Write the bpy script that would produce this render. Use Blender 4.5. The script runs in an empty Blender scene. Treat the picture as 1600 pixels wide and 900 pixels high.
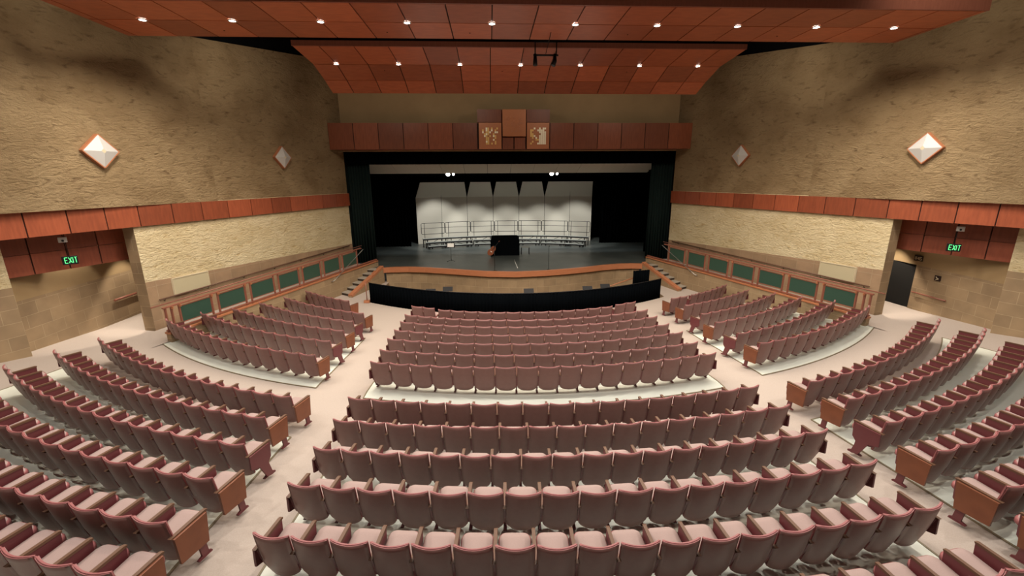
import bpy, math, random
from mathutils import Matrix, Vector
random.seed(7)
S = bpy.context.scene
COL = S.collection
LIFT = 5.95                     # the audience floor by the pit ends up at z = 0

# ---------------------------------------------------------------- camera, world, exposure
FPX, PIT, YAW, ROL, XC = 675.0, 0.2515, 0.0490, -0.0058, -1.38
cam_d = bpy.data.cameras.new('camera')
cam = bpy.data.objects.new('camera', cam_d); COL.objects.link(cam)
cam_d.sensor_width = 36; cam_d.lens = 36*FPX/1600; cam_d.clip_start = .05; cam_d.clip_end = 200
_cy, _sy, _cp, _sp = math.cos(YAW), math.sin(YAW), math.cos(PIT), math.sin(PIT)
_R = Vector((_cy, -_sy, 0)); _F = Vector((_sy*_cp, _cy*_cp, -_sp)); _U = Vector((_sy*_sp, _cy*_sp, _cp))
_c, _s = math.cos(ROL), math.sin(ROL)
_X = _R*_c+_U*_s; _Y = _U*_c-_R*_s; _Z = -_F
cam.matrix_world = Matrix(((_X.x, _Y.x, _Z.x, XC), (_X.y, _Y.y, _Z.y, 0), (_X.z, _Y.z, _Z.z, 0), (0, 0, 0, 1)))
S.camera = cam
S.view_settings.view_transform = 'Standard'; S.view_settings.look = 'None'
S.view_settings.exposure = 0.0; S.view_settings.gamma = 1.0; S.view_settings.use_curve_mapping = False
W = bpy.data.worlds.new('world'); S.world = W; W.use_nodes = True
W.node_tree.nodes['Background'].inputs[0].default_value = (.9, .8, .7, 1)
W.node_tree.nodes['Background'].inputs[1].default_value = .02

# light strengths (watts)
P_A, P_B, P_C, P_D = 760, 380, 1080, 1050
P_STAGE, P_VEST = 420, 260
WARM = (1.0, .87, .71); NEUT = (1.0, .94, .85); COOL = (.92, .97, 1.0)

def seen(p, m=60):
    d = Vector(p)-Vector((XC, 0, 0)); w = d.dot(_F)
    if w < .3: return False
    x, y = FPX*d.dot(_R)/w, -FPX*d.dot(_U)/w
    x, y = 800+_c*x-_s*y, 450+_s*x+_c*y
    return -m < x < 1600+m and -m < y < 900+m

def lamp(name, loc, power, size=.09, angle=100, blend=.7, color=WARM, target=None):
    d = bpy.data.lights.new(name, 'SPOT'); d.energy = power; d.color = color
    d.shadow_soft_size = size; d.spot_size = math.radians(angle); d.spot_blend = blend
    o = bpy.data.objects.new(name, d); COL.objects.link(o); o.location = loc
    if target is not None:
        o.rotation_euler = (Vector(target)-Vector(loc)).to_track_quat('-Z', 'Y').to_euler()
    return o

# ---------------------------------------------------------------- materials
def mat(name, col, rough=.6, metal=0, noise=None, bump=None, island=0, emit=None, coord='Object', spec=.4):
    m = bpy.data.materials.new(name); m.use_nodes = True; n = m.node_tree; b = n.nodes['Principled BSDF']
    b.inputs['Roughness'].default_value = rough; b.inputs['Metallic'].default_value = metal
    b.inputs['Specular IOR Level'].default_value = spec
    b.inputs['Base Color'].default_value = (*col, 1)
    tc = n.nodes.new('ShaderNodeTexCoord')
    src = None
    if noise:                                  # (scale, amount, detail, stretch, second colour)
        sc, amt, det, st, c2 = noise
        mp = n.nodes.new('ShaderNodeMapping'); mp.inputs['Scale'].default_value = st
        n.links.new(tc.outputs[coord], mp.inputs[0])
        t = n.nodes.new('ShaderNodeTexNoise'); t.inputs['Scale'].default_value = sc; t.inputs['Detail'].default_value = det
        n.links.new(mp.outputs[0], t.inputs['Vector'])
        r = n.nodes.new('ShaderNodeMapRange'); r.inputs['From Min'].default_value = .36; r.inputs['From Max'].default_value = .64
        r.inputs['To Max'].default_value = amt
        n.links.new(t.outputs['Fac'], r.inputs[0])
        mx = n.nodes.new('ShaderNodeMix'); mx.data_type = 'RGBA'
        mx.inputs[6].default_value = (*col, 1); mx.inputs[7].default_value = (*c2, 1)
        n.links.new(r.outputs[0], mx.inputs[0]); src = mx.outputs[2]
        n.links.new(src, b.inputs['Base Color'])
    if island:
        g = n.nodes.new('ShaderNodeNewGeometry'); h = n.nodes.new('ShaderNodeHueSaturation')
        r = n.nodes.new('ShaderNodeMapRange'); r.inputs['To Min'].default_value = 1-island; r.inputs['To Max'].default_value = 1+island
        n.links.new(g.outputs['Random Per Island'], r.inputs[0]); n.links.new(r.outputs[0], h.inputs['Value'])
        if src: n.links.new(src, h.inputs['Color'])
        else: h.inputs['Color'].default_value = (*col, 1)
        n.links.new(h.outputs[0], b.inputs['Base Color'])
    if bump:                                   # (scale, strength, distance, stretch)
        sc, stg, dist, st = bump
        mp = n.nodes.new('ShaderNodeMapping'); mp.inputs['Scale'].default_value = st
        n.links.new(tc.outputs[coord], mp.inputs[0])
        t = n.nodes.new('ShaderNodeTexNoise'); t.inputs['Scale'].default_value = sc; t.inputs['Detail'].default_value = 6
        t.inputs['Distortion'].default_value = .6
        n.links.new(mp.outputs[0], t.inputs['Vector'])
        bp = n.nodes.new('ShaderNodeBump'); bp.inputs['Strength'].default_value = stg; bp.inputs['Distance'].default_value = dist
        n.links.new(t.outputs['Fac'], bp.inputs['Height']); n.links.new(bp.outputs[0], b.inputs['Normal'])
    if emit:
        b.inputs['Emission Color'].default_value = (*emit[0], 1); b.inputs['Emission Strength'].default_value = emit[1]
    return m

def tile_mat(name, c1, c2, mortar, w=.62, h=.40, off=.5, rough=.75):
    m = bpy.data.materials.new(name); m.use_nodes = True; n = m.node_tree; b = n.nodes['Principled BSDF']
    b.inputs['Roughness'].default_value = rough
    uv = n.nodes.new('ShaderNodeTexCoord'); t = n.nodes.new('ShaderNodeTexBrick')
    t.offset = off; t.inputs['Scale'].default_value = 1; t.inputs['Brick Width'].default_value = w; t.inputs['Row Height'].default_value = h
    t.inputs['Mortar Size'].default_value = .009; t.inputs['Color1'].default_value = (*c1, 1)
    t.inputs['Color2'].default_value = (*c2, 1); t.inputs['Mortar'].default_value = (*mortar, 1)
    n.links.new(uv.outputs['UV'], t.inputs['Vector'])
    t2 = n.nodes.new('ShaderNodeTexNoise'); t2.inputs['Scale'].default_value = 1.6; t2.inputs['Detail'].default_value = 5
    n.links.new(uv.outputs['UV'], t2.inputs['Vector'])
    mx = n.nodes.new('ShaderNodeMix'); mx.data_type = 'RGBA'; mx.blend_type = 'MULTIPLY'; mx.inputs[0].default_value = .5
    cr = n.nodes.new('ShaderNodeMapRange'); cr.inputs['From Min'].default_value = .3; cr.inputs['From Max'].default_value = .7
    cr.inputs['To Min'].default_value = .6; cr.inputs['To Max'].default_value = 1.1
    n.links.new(t2.outputs['Fac'], cr.inputs[0])
    n.links.new(t.outputs['Color'], mx.inputs[6]); n.links.new(cr.outputs[0], mx.inputs[7])
    n.links.new(mx.outputs[2], b.inputs['Base Color'])
    bp = n.nodes.new('ShaderNodeBump'); bp.inputs['Strength'].default_value = .4; bp.inputs['Distance'].default_value = .01; bp.invert = True
    n.links.new(t.outputs['Fac'], bp.inputs['Height']); n.links.new(bp.outputs[0], b.inputs['Normal'])
    return m

def plaster(name, base, dark, deep):
    """rough trowelled stucco: mottled tone, horizontal rake marks, relief"""
    m = bpy.data.materials.new(name); m.use_nodes = True; n = m.node_tree; b = n.nodes['Principled BSDF']
    b.inputs['Roughness'].default_value = .9; b.inputs['Specular IOR Level'].default_value = .15
    uv = n.nodes.new('ShaderNodeTexCoord')
    def noise(scale, st, det=6, dis=0):
        mp = n.nodes.new('ShaderNodeMapping'); mp.inputs['Scale'].default_value = st
        n.links.new(uv.outputs['UV'], mp.inputs[0])
        t = n.nodes.new('ShaderNodeTexNoise'); t.inputs['Scale'].default_value = scale; t.inputs['Detail'].default_value = det
        t.inputs['Distortion'].default_value = dis; t.inputs['Roughness'].default_value = .6
        n.links.new(mp.outputs[0], t.inputs['Vector']); return t
    a = noise(.55, (1, 1.3, 1), 5, .4); c = noise(2.6, (1, 2.6, 1), 8, .8); e = noise(5.5, (1, 1.9, 1), 8, 1.4)
    r = n.nodes.new('ShaderNodeMapRange'); r.inputs['From Min'].default_value = .4; r.inputs['From Max'].default_value = .68
    n.links.new(a.outputs['Fac'], r.inputs[0])
    mx = n.nodes.new('ShaderNodeMix'); mx.data_type = 'RGBA'; mx.inputs[6].default_value = (*base, 1); mx.inputs[7].default_value = (*dark, 1)
    n.links.new(r.outputs[0], mx.inputs[0])
    r2 = n.nodes.new('ShaderNodeMapRange'); r2.inputs['From Min'].default_value = .55; r2.inputs['From Max'].default_value = .72
    r2.inputs['To Max'].default_value = .8
    n.links.new(c.outputs['Fac'], r2.inputs[0])
    mx2 = n.nodes.new('ShaderNodeMix'); mx2.data_type = 'RGBA'; mx2.inputs[7].default_value = (*deep, 1)
    n.links.new(mx.outputs[2], mx2.inputs[6]); n.links.new(r2.outputs[0], mx2.inputs[0])
    n.links.new(mx2.outputs[2], b.inputs['Base Color'])
    ad = n.nodes.new('ShaderNodeMath'); ad.operation = 'ADD'
    n.links.new(c.outputs['Fac'], ad.inputs[0]); n.links.new(e.outputs['Fac'], ad.inputs[1])
    bp = n.nodes.new('ShaderNodeBump'); bp.inputs['Strength'].default_value = .75; bp.inputs['Distance'].default_value = .10
    n.links.new(ad.outputs[0], bp.inputs['Height']); n.links.new(bp.outputs[0], b.inputs['Normal'])
    return m

M = {}
M['plaster'] = plaster('tan_stucco', (.31, .225, .125), (.22, .15, .078), (.12, .075, .038))
M['plaster_low'] = plaster('pale_stucco', (.66, .56, .36), (.56, .45, .26), (.42, .29, .12))
M['smooth_plaster'] = mat('smooth_tan_plaster', (.34, .235, .12), .8, noise=(1.2, .5, 4, (1, 1, 1), (.28, .19, .095)))
M['tile'] = tile_mat('tan_block', (.33, .23, .13), (.27, .185, .105), (.38, .28, .165), .78, .40)
M['tile_dado'] = tile_mat('brown_block', (.34, .22, .13), (.29, .19, .11), (.36, .26, .16), .75, .62, 0)
M['tile_dark'] = tile_mat('dark_block', (.19, .125, .07), (.17, .11, .06), (.22, .15, .08), .75, .62, 0)
M['carpet'] = mat('rose_beige_carpet', (.43, .365, .32), .95, noise=(60, .5, 3, (1, 1, 1), (.36, .30, .26)), bump=(300, .3, .01, (1, 1, 1)), spec=.1)
M['slab'] = mat('pale_painted_concrete', (.70, .72, .64), .45, noise=(1.4, .5, 5, (1, 1, 1), (.62, .64, .56)), spec=.4)
M['slab_edge'] = mat('slab_edging', (.20, .16, .10), .6)
M['wood'] = mat('cherry_panel', (.28, .072, .032), .42, noise=(2.2, .8, 6, (6, 6, 1), (.21, .052, .024)), island=.28)
M['wood_dark'] = mat('dark_cherry_panel', (.23, .062, .032), .45, noise=(2.2, .8, 6, (6, 6, 1), (.18, .046, .025)), island=.25)
for i_, v_ in enumerate((.85, 1.0, 1.18)):
    M['wood_head%d' % i_] = mat('header_veneer_%d' % i_, (.20*v_, .056*v_, .022*v_), .45, noise=(2.2, .8, 6, (6, 6, 1), (.155*v_, .040*v_, .016*v_)))
M['wood_cloud'] = mat('cherry_veneer', (.37, .105, .045), .4, noise=(1.0, .7, 6, (3, 9, 3), (.28, .074, .032)), island=.26)
M['trimwood'] = mat('orange_wood', (.42, .165, .080), .35, noise=(3, .6, 5, (1, 1, 6), (.35, .13, .06)))
M['railwood'] = mat('reddish_wood', (.25, .092, .060), .4, noise=(3, .6, 5, (6, 6, 1), (.20, .07, .044)))
M['endwood'] = mat('seat_end_wood', (.20, .066, .030), .4, noise=(4, .7, 5, (8, 1, 1), (.155, .048, .022)))
M['gap'] = mat('shadow_gap', (.02, .008, .006), .9)
M['black'] = mat('black_paint', (.004, .004, .005), .9, spec=.1)
M['velour'] = mat('black_velour', (.0022, .0028, .0036), .95, spec=.0)
M['velour_g'] = mat('green_black_velour', (.010, .018, .017), .95, spec=.05)
M['stage'] = mat('stage_floor', (.050, .060, .058), .34, noise=(.9, .9, 6, (1, 1, 1), (.075, .085, .08)), spec=.5)
M['shell'] = mat('shell_white', (.66, .64, .56), .6)
M['soffit'] = mat('soffit_grey', (.66, .60, .50), .9, spec=0)
M['metal_dark'] = mat('dark_metal', (.02, .02, .022), .45, .6)
M['metal'] = mat('brushed_metal', (.6, .58, .54), .3, .9)
M['deck'] = mat('riser_deck', (.24, .255, .235), .6)
M['green'] = mat('green_panel', (.030, .070, .048), .5, noise=(60, .5, 2, (1, 1, 1), (.022, .055, .038)))
M['grille'] = mat('grille_cloth', (.46, .40, .26), .8, noise=(200, .4, 2, (1, 1, 1), (.38, .33, .21)))
M['grille_f'] = mat('grille_frame', (.55, .47, .32), .5)
M['back_out'] = mat('seat_back_shell', (.215, .112, .100), .42, noise=(9, .5, 4, (1, 1, 1), (.19, .093, .083)), spec=.45)
M['rim'] = mat('seat_rim', (.30, .105, .105), .4)
M['pad'] = mat('mauve_fabric', (.36, .265, .245), .9, noise=(120, .4, 3, (1, 1, 1), (.31, .22, .20)), spec=.15)
M['maroon'] = mat('maroon_metal', (.13, .030, .034), .4, spec=.5)
M['arm'] = mat('armrest_wood', (.13, .068, .042), .45, spec=.25)
M['white'] = mat('white_lacquer', (.47, .46, .44), .4)
M['gold'] = mat('gold_leaf', (.75, .50, .18), .35, .35)
M['silver'] = mat('pale_gold_leaf', (.95, .88, .68), .3, .1)
M['copper'] = mat('copper_panel', (.40, .15, .065), .4, .1)
M['lamp'] = mat('lit_lamp', (1, 1, 1), .5, emit=((1, .95, .88), 14))
M['green_lit'] = mat('lit_green', (.1, .8, .3), .5, emit=((.12, .9, .25), .8))
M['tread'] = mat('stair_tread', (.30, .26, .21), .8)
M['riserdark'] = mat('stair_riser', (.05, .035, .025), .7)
M['cello'] = mat('varnished_wood', (.26, .08, .035), .35)
M['paper'] = mat('sheet_paper', (.85, .85, .82), .8)
M['unlit_doorway'] = mat('dark_void', (.006, .005, .004), .95)  # darkness of the open doorway put into the colour

# ---------------------------------------------------------------- mesh helpers
class MB:
    def __init__(s): s.v = []; s.f = []; s.m = []; s.uv = []; s.sm = []
    def face(s, idx, m=0, uv=None, smooth=False):
        s.f.append(idx); s.m.append(m); s.uv.append(uv); s.sm.append(smooth)
    def poly(s, pts, m=0, uv=None):
        b = len(s.v); s.v += [tuple(p) for p in pts]; s.face(list(range(b, b+len(pts))), m, uv)
    def box(s, lo, hi, m=0, mx=None):
        (a, b, c), (d, e, f) = lo, hi
        P = [Vector(p) for p in ((a, b, c), (d, b, c), (d, e, c), (a, e, c), (a, b, f), (d, b, f), (d, e, f), (a, e, f))]
        if mx is not None: P = [mx @ p for p in P]
        s.hexa(P, m)
    def hexa(s, P, m=0):
        k = len(s.v); s.v += [tuple(p) for p in P]
        for q in ((0, 3, 2, 1), (4, 5, 6, 7), (0, 1, 5, 4), (1, 2, 6, 5), (2, 3, 7, 6), (3, 0, 4, 7)):
            s.face([k+i for i in q], m)
    def bar(s, a, b, w, h=None, m=0, up=(0, 0, 1)):
        """rectangular bar from a to b"""
        a, b = Vector(a), Vector(b); h = h or w; d = (b-a).normalized(); u = Vector(up)
        if abs(d.dot(u)) > .99: u = Vector((0, 1, 0))
        x = d.cross(u).normalized()*w/2; y = x.cross(d).normalized()*h/2
        s.hexa([a-x-y, a+x-y, b+x-y, b-x-y, a-x+y, a+x+y, b+x+y, b-x+y], m)
    def tube(s, pts, r, n=8, m=0):
        pts = [Vector(p) for p in pts]; rings = []
        for i, p in enumerate(pts):
            d = (pts[min(i+1, len(pts)-1)]-pts[max(i-1, 0)]).normalized()
            u = Vector((0, 0, 1)) if abs(d.z) < .9 else Vector((1, 0, 0))
            x = d.cross(u).normalized(); y = x.cross(d); k = len(s.v); rr = r[i] if isinstance(r, (list, tuple)) else r
            for j in range(n):
                t = 2*math.pi*j/n; s.v.append(tuple(p+x*rr*math.cos(t)+y*rr*math.sin(t)))
            rings.append(k)
        for a, b in zip(rings, rings[1:]):
            for j in range(n): s.face([a+j, a+(j+1) % n, b+(j+1) % n, b+j], m, None, True)
        s.face([rings[0]+j for j in range(n)][::-1], m); s.face([rings[-1]+j for j in range(n)], m)
    def disc(s, c, r, t, n=20, m=0):
        c = Vector(c); k = len(s.v)
        for z in (0, t):
            for j in range(n): s.v.append((c.x+r*math.cos(2*math.pi*j/n), c.y+r*math.sin(2*math.pi*j/n), c.z+z))
        s.face([k+j for j in range(n)][::-1], m); s.face([k+n+j for j in range(n)], m)
        for j in range(n): s.face([k+j, k+(j+1) % n, k+n+(j+1) % n, k+n+j], m, None, True)
    def prism(s, pts, dvec, m=0, mside=None):
        """outline pts extruded by dvec"""
        d = Vector(dvec); k = len(s.v); n = len(pts); pts = [Vector(p) for p in pts]
        s.v += [tuple(p) for p in pts]+[tuple(p+d) for p in pts]
        s.face([k+i for i in range(n)][::-1], m); s.face([k+n+i for i in range(n)], m)
        for i in range(n): s.face([k+i, k+(i+1) % n, k+n+(i+1) % n, k+n+i], m if mside is None else mside)
    def mesh(s, name, mats):
        me = bpy.data.meshes.new(name); me.from_pydata(s.v, [], s.f)
        for x in mats: me.materials.append(x)
        me.polygons.foreach_set('material_index', s.m); me.polygons.foreach_set('use_smooth', s.sm)
        if any(u is not None for u in s.uv):
            l = me.uv_layers.new(name='uv')
            for p, u in zip(me.polygons, s.uv):
                if u:
                    for li, c in zip(p.loop_indices, u): l.data[li].uv = c
        me.update(); return me
    def build(s, name, mats, parent=None, loc=None, bevel=0):
        if not isinstance(mats, (list, tuple)): mats = [mats]
        o = bpy.data.objects.new(name, s.mesh(name, mats)); COL.objects.link(o)
        if parent is not None: o.parent = parent
        if loc is not None: o.location = loc
        if bevel:
            b = o.modifiers.new('bevel', 'BEVEL'); b.width = bevel; b.segments = 2; b.limit_method = 'ANGLE'
        return o

def tag(o, label=None, cat=None, group=None, kind=None):
    if label: o['label'] = label
    if cat: o['category'] = cat
    if group: o['group'] = group
    if kind: o['kind'] = kind
    return o
def empty(name, loc=(0, 0, 0), rz=0):
    o = bpy.data.objects.new(name, None); COL.objects.link(o); o.location = loc; o.rotation_euler = (0, 0, rz)
    o.empty_display_size = .1
    return o
def struct(o, label=None, cat=None): return tag(o, label, cat, None, 'structure')

def wq(mb, p, q, z0, z1, m=0, z0b=None, z1b=None, u0=0):
    """vertical wall quad p->q with metre UVs"""
    L = math.hypot(q[0]-p[0], q[1]-p[1]); z0b = z0 if z0b is None else z0b; z1b = z1 if z1b is None else z1b
    mb.poly([(p[0], p[1], z0), (q[0], q[1], z0b), (q[0], q[1], z1b), (p[0], p[1], z1)], m,
            [(u0, z0), (u0+L, z0b), (u0+L, z1b), (u0, z1)])
    return u0+L

# ---------------------------------------------------------------- floor profile and rows
CY = 26.93
PR = [(0, -5.95), (10.9, -5.95), (12.02, -5.89), (13.04, -5.79), (14.11, -5.69), (15.22, -5.55), (16.23, -5.46), (17.25, -5.34),
      (19.12, -5.29), (20.15, -5.15), (21.13, -5.04), (22.11, -4.92), (23.06, -4.82), (24.0, -4.70), (27, -4.35), (60, -4.35)]
def fz(x, y):
    r = math.hypot(x, CY-y)
    for (a, za), (b, zb) in zip(PR, PR[1:]):
        if r <= b: return za+(zb-za)*(r-a)/(b-a)
    return PR[-1][1]

def pit_y(x):                      # line of the pit curtain
    return 18.25+2.55*(x/7.4)**2
LIP = [(-7.62, 24.9), (-7.0, 25.0), (-6.2, 25.02), (-5.2, 24.82), (-4.2, 24.45), (-3.0, 23.98), (-1.6, 23.45), (0, 23.2),
       (1.6, 23.40), (3.0, 23.78), (4.2, 24.22), (5.2, 24.66), (6.2, 24.95), (7.0, 25.0), (7.62, 24.9)]
# carpeted floor
mb = MB(); N = 130
xs = sorted(set([-18, -7.4, 7.4, 18]+[-17.5+.5*i for i in range(71)]+[-7.4+14.8*i/30 for i in range(31)]))
for x0, x1 in zip(xs, xs[1:]):
    inside = abs((x0+x1)/2) < 7.4
    y1a, y1b = (pit_y(x0), pit_y(x1)) if inside else (25.6, 25.6)
    k = len(mb.v)
    for j in range(N+1):
        ya = -6+(y1a+6)*j/N; yb = -6+(y1b+6)*j/N
        mb.v += [(x0, ya, fz(x0, ya)), (x1, yb, fz(x1, yb))]
    for j in range(N): mb.face([k+2*j, k+2*j+1, k+2*j+3, k+2*j+2], 0, None, True)
struct(mb.build('floor', M['carpet']))
# pit floor
mb = MB(); mb.poly([(-8.5, 17, -7.1), (8.5, 17, -7.1), (8.5, 26, -7.1), (-8.5, 26, -7.1)]); struct(mb.build('floor_pit', M['tile_dark']))
# pit retaining wall under the curtain
mb = MB(); u = 0
for i in range(30):
    a, b = -7.4+14.8*i/30, -7.4+14.8*(i+1)/30
    u = wq(mb, (a, pit_y(a)), (b, pit_y(b)), -7.1, -5.95, 0, u0=u)
wq(mb, (-7.4, 20.8), (-7.4, 25.2), -7.1, -5.95); wq(mb, (7.4, 20.8), (7.4, 25.2), -7.1, -5.95)
struct(mb.build('wall_pit', M['tile']))

# pale concrete slabs under the seats: (name, x range by function, R range)
def slab(name, r0, r1, xin, xout, side, label, t=.012, skew=0):
    mb = MB(); nr = 40; nx = 40; E = []
    def P(r, u, dz):
        a, b = xin(r), xout(r)
        if side == 0: x = a+(b-a)*u
        else: x = side*(a+(b-a)*u)
        r -= skew*(1-u); y = CY-math.sqrt(max(r*r-x*x, 0)); return (x, y, fz(x, y)+dz)
    for i in range(nr+1):
        for j in range(nx+1): mb.v.append(P(r0+(r1-r0)*i/nr, j/nx, t))
    for i in range(nr):
        for j in range(nx):
            k = i*(nx+1)+j; mb.face([k, k+1, k+nx+2, k+nx+1], 0, None, True)
    # thin edging strips
    ring = [P(r0, j/nx, t) for j in range(nx+1)]+[P(r0+(r1-r0)*i/nr, 1, t) for i in range(nr+1)] + \
           [P(r1, 1-j/nx, t) for j in range(nx+1)]+[P(r1-(r1-r0)*i/nr, 0, t) for i in range(nr+1)]
    for a, b in zip(ring, ring[1:]):
        if (Vector(a)-Vector(b)).length > 1e-4: mb.bar(a, b, .03, .016, 1)
    o = mb.build(name, [M['slab'], M['slab_edge']]); struct(o)
slab('floor_slab_front_centre', 12.4, 17.62, lambda r: -4.62-.02*(17.6-r), lambda r: 4.62+.02*(17.6-r), 0, '')
slab('floor_slab_rear_centre', 19.85, 25.5, lambda r: -4.42+.02*(r-20), lambda r: 4.42-.02*(r-20), 0, '')
for sd, nm in ((-1, 'left'), (1, 'right')):
    slab('floor_slab_front_'+nm, 13.5, 17.86, lambda r: 6.02+.10*(17.6-r)/5, lambda r: 12.45-(17.9-r)*.36, sd, '', skew=.42)
    slab('floor_slab_rear_'+nm, 19.6, 25.5, lambda r: 5.62-.03*(r-19), lambda r: 13.45, sd, '')

# ---------------------------------------------------------------- walls
A0 = (9.7, 26.3); A1 = (13.51, 15.36)                 # lower side wall, far and near end
def al(t, off=0):                                      # point t metres along the side wall from the stage, off = outward
    d = (.3289, -.9444); n = (.9444, .3289)
    return (A0[0]+d[0]*t+n[0]*off, A0[1]+d[1]*t+n[1]*off)
TE = 11.585                                            # where the exit opening starts
def sx(s, p): return (s*p[0], p[1])
for s, nm in ((-1, 'left'), (1, 'right')):
    mb = MB()
    a, c, e = sx(s, al(0)), sx(s, al(8.35)), sx(s, al(TE))
    # tile base, dado, rough plaster, upper plaster
    wq(mb, a, e, -6.0, -3.83, 1, None, -3.52)
    wq(mb, a, e, -3.83, -.85, 0, -3.52, -.85)
    wq(mb, a, c, -.85, 6.15, 2, None, 5.12)
    # end face of the wall at the exit opening
    e2 = sx(s, al(TE+.05, .45))
    wq(mb, e, e2, -6, -3.5, 3); wq(mb, e, e2, -3.5, -1.5, 3, u0=.2)
    struct(mb.build('wall_'+nm, [M['plaster_low'], M['tile_dado'], M['plaster'], M['tile']]))
    # rear upper wall, a little proud of the front one
    mb = MB()
    p0, p1, p2 = (12.40, 18.43), (14.4, 11.9), (18.0, 0.4)
    q0, q1, q2 = sx(s, p0), sx(s, p1), sx(s, p2)
    wq(mb, sx(s, (12.75, 18.55)), q0, -.87, 7.5, 0)
    u = wq(mb, q0, q1, -.87, 7.5, 0, u0=3); wq(mb, q1, q2, -.87, 7.5, 0, u0=u)
    wq(mb, q2, sx(s, (18, -6)), -6, 7.5, 0)
    struct(mb.build('wall_'+nm+'_rear_upper', [M['plaster']]))
    # lower wall beyond the exit: jamb pilaster, tile below, plaster above
    mb = MB(); j0, j1, j2 = (15.05, 12.65), (15.35, 11.85), (17.8, 3.0)
    r0, r1, r2 = sx(s, (15.6, 12.95)), sx(s, j0), sx(s, j1)
    for zz in ((-6, -2.98, 1), (-2.98, -.9, 0)):
        wq(mb, r0, r1, zz[0], zz[1], zz[2], u0=-.65); u = wq(mb, r1, r2, zz[0], zz[1], zz[2]); wq(mb, r2, sx(s, j2), zz[0], zz[1], zz[2], u0=u)
        wq(mb, sx(s, j2), sx(s, (18, 0)), zz[0], zz[1], zz[2])
    struct(mb.build('wall_'+nm+'_rear_lower', [M['plaster_low'], M['tile']]))
    # vestibule back wall with plaster over dark block
    mb = MB(); v0, v1 = (15.4, 12.4), (15.85, 19.2)
    def vv(y): return sx(s, (v0[0]+(y-12.4)*.0662, y))
    if s > 0:                                          # door opening on the right
        wq(mb, vv(12.4), vv(16.15), -6, -3.5, 1); wq(mb, vv(12.4), vv(16.15), -3.5, -1.4, 0)
        wq(mb, vv(16.15), vv(17.4), -3.5, -1.4, 0); wq(mb, vv(17.4), vv(19.2), -6, -3.5, 1); wq(mb, vv(17.4), vv(19.2), -3.5, -1.4, 0)
    else:
        wq(mb, vv(12.4), vv(19.2), -6, -3.5, 1); wq(mb, vv(12.4), vv(19.2), -3.5, -1.4, 0)
    wq(mb, vv(19.2), sx(s, (12.9, 19.2)), -6, -1.4, 1)
    struct(mb.build('wall_'+nm+'_vestibule', [M['smooth_plaster'], M['tile']]))
    # vestibule soffit
    mb = MB(); mb.poly([(*sx(s, al(TE-.2, .1)), -1.585), (*sx(s, al(TE+4.5, .1)), -1.585), (*sx(s, (16.2, 11)), -1.585), (*sx(s, (16.2, 19.3)), -1.585), (*sx(s, (12.9, 19.3)), -1.585)])
    struct(mb.build('ceiling_vestibule_'+nm, M['smooth_plaster']))
# near-black slab painting the unlit depth of the right vestibule's open doorway
mb = MB(); y0, y1 = 16.15, 17.4
mb.box((15.72, y0, -6), (15.78, y1, -3.5)); o = mb.build('door_1', M['unlit_doorway'])
struct(o)

# proscenium wall, above and beside the opening
mb = MB(); wq(mb, (-9.72, 26.3), (9.72, 26.3), 1.45, 6.2)
struct(mb.build('wall_front', M['smooth_plaster']))
# rear wall behind the camera
mb = MB(); wq(mb, (-18, -6), (18, -6), -6, 7.5); struct(mb.build('wall_back', M['plaster']))
# black ceiling void
mb = MB(); mb.poly([(-18.2, -6.2, 7.5), (18.2, -6.2, 7.5), (18.2, 27, 7.5), (-18.2, 27, 7.5)])
wq(mb, (-14, 27), (14, 27), 5.8, 7.5); wq(mb, (-9.9, 26.9), (-12.55, 18.4), 4.6, 7.5); wq(mb, (9.9, 26.9), (12.55, 18.4), 4.6, 7.5)
struct(mb.build('ceiling', M['black']))

# wood band along the side walls: panels over a dark backing
def panel_run(mb, pts, z0, z1, w, s, m=0, mg=1, gap=.035, th=.06, start=0):
    """pts: polyline (unsigned x) - adds panel boxes of pitch w on it and a backing strip"""
    for (p, q) in zip(pts, pts[1:]):
        L = math.hypot(q[0]-p[0], q[1]-p[1]); n = max(1, round(L/w)); d = ((q[0]-p[0])/L, (q[1]-p[1])/L); nn = (-d[1], d[0])
        for i in range(n):
            a = (L*i/n+gap/2); b = (L*(i+1)/n-gap/2)
            P = []
            for z in (z0, z1):
                for t, o in ((a, 0), (b, 0), (b, th), (a, th)):
                    P.append((s*(p[0]+d[0]*t+nn[0]*o), p[1]+d[1]*t+nn[1]*o, z))
            mb.hexa(P, m)
        P = []
        for z in (z0+.02, z1-.02):
            for t, o in ((0, .03), (L, .03), (L, .30), (0, .30)):
                P.append((s*(p[0]+d[0]*t+nn[0]*o), p[1]+d[1]*t+nn[1]*o, z))
        mb.hexa(P, mg)
k = 1
for s, nm in ((-1, 'left'), (1, 'right')):
    mb = MB(); panel_run(mb, [al(-.02, -.10), al(TE-.2, -.10)], -1.57, -.87, 1.12, s)
    struct(mb.build('trim_%d' % k, [M['wood'], M['gap']])); k += 1
    mb = MB(); panel_run(mb, [al(TE-.2, -.10), al(TE+4.7, -.12)], -1.57, -.87, .94, s)
    struct(mb.build('trim_%d' % k, [M['wood'], M['gap']])); k += 1
    mb = MB(); panel_run(mb, [al(TE-.25, .85), al(TE+4.1, .85)], -2.76, -2.15, .94, s); panel_run(mb, [al(TE-.25, .85), al(TE+4.1, .85)], -2.14, -1.55, .94, s)
    struct(mb.build('trim_%d' % k, [M['wood_dark'], M['gap']])); k += 1

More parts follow.
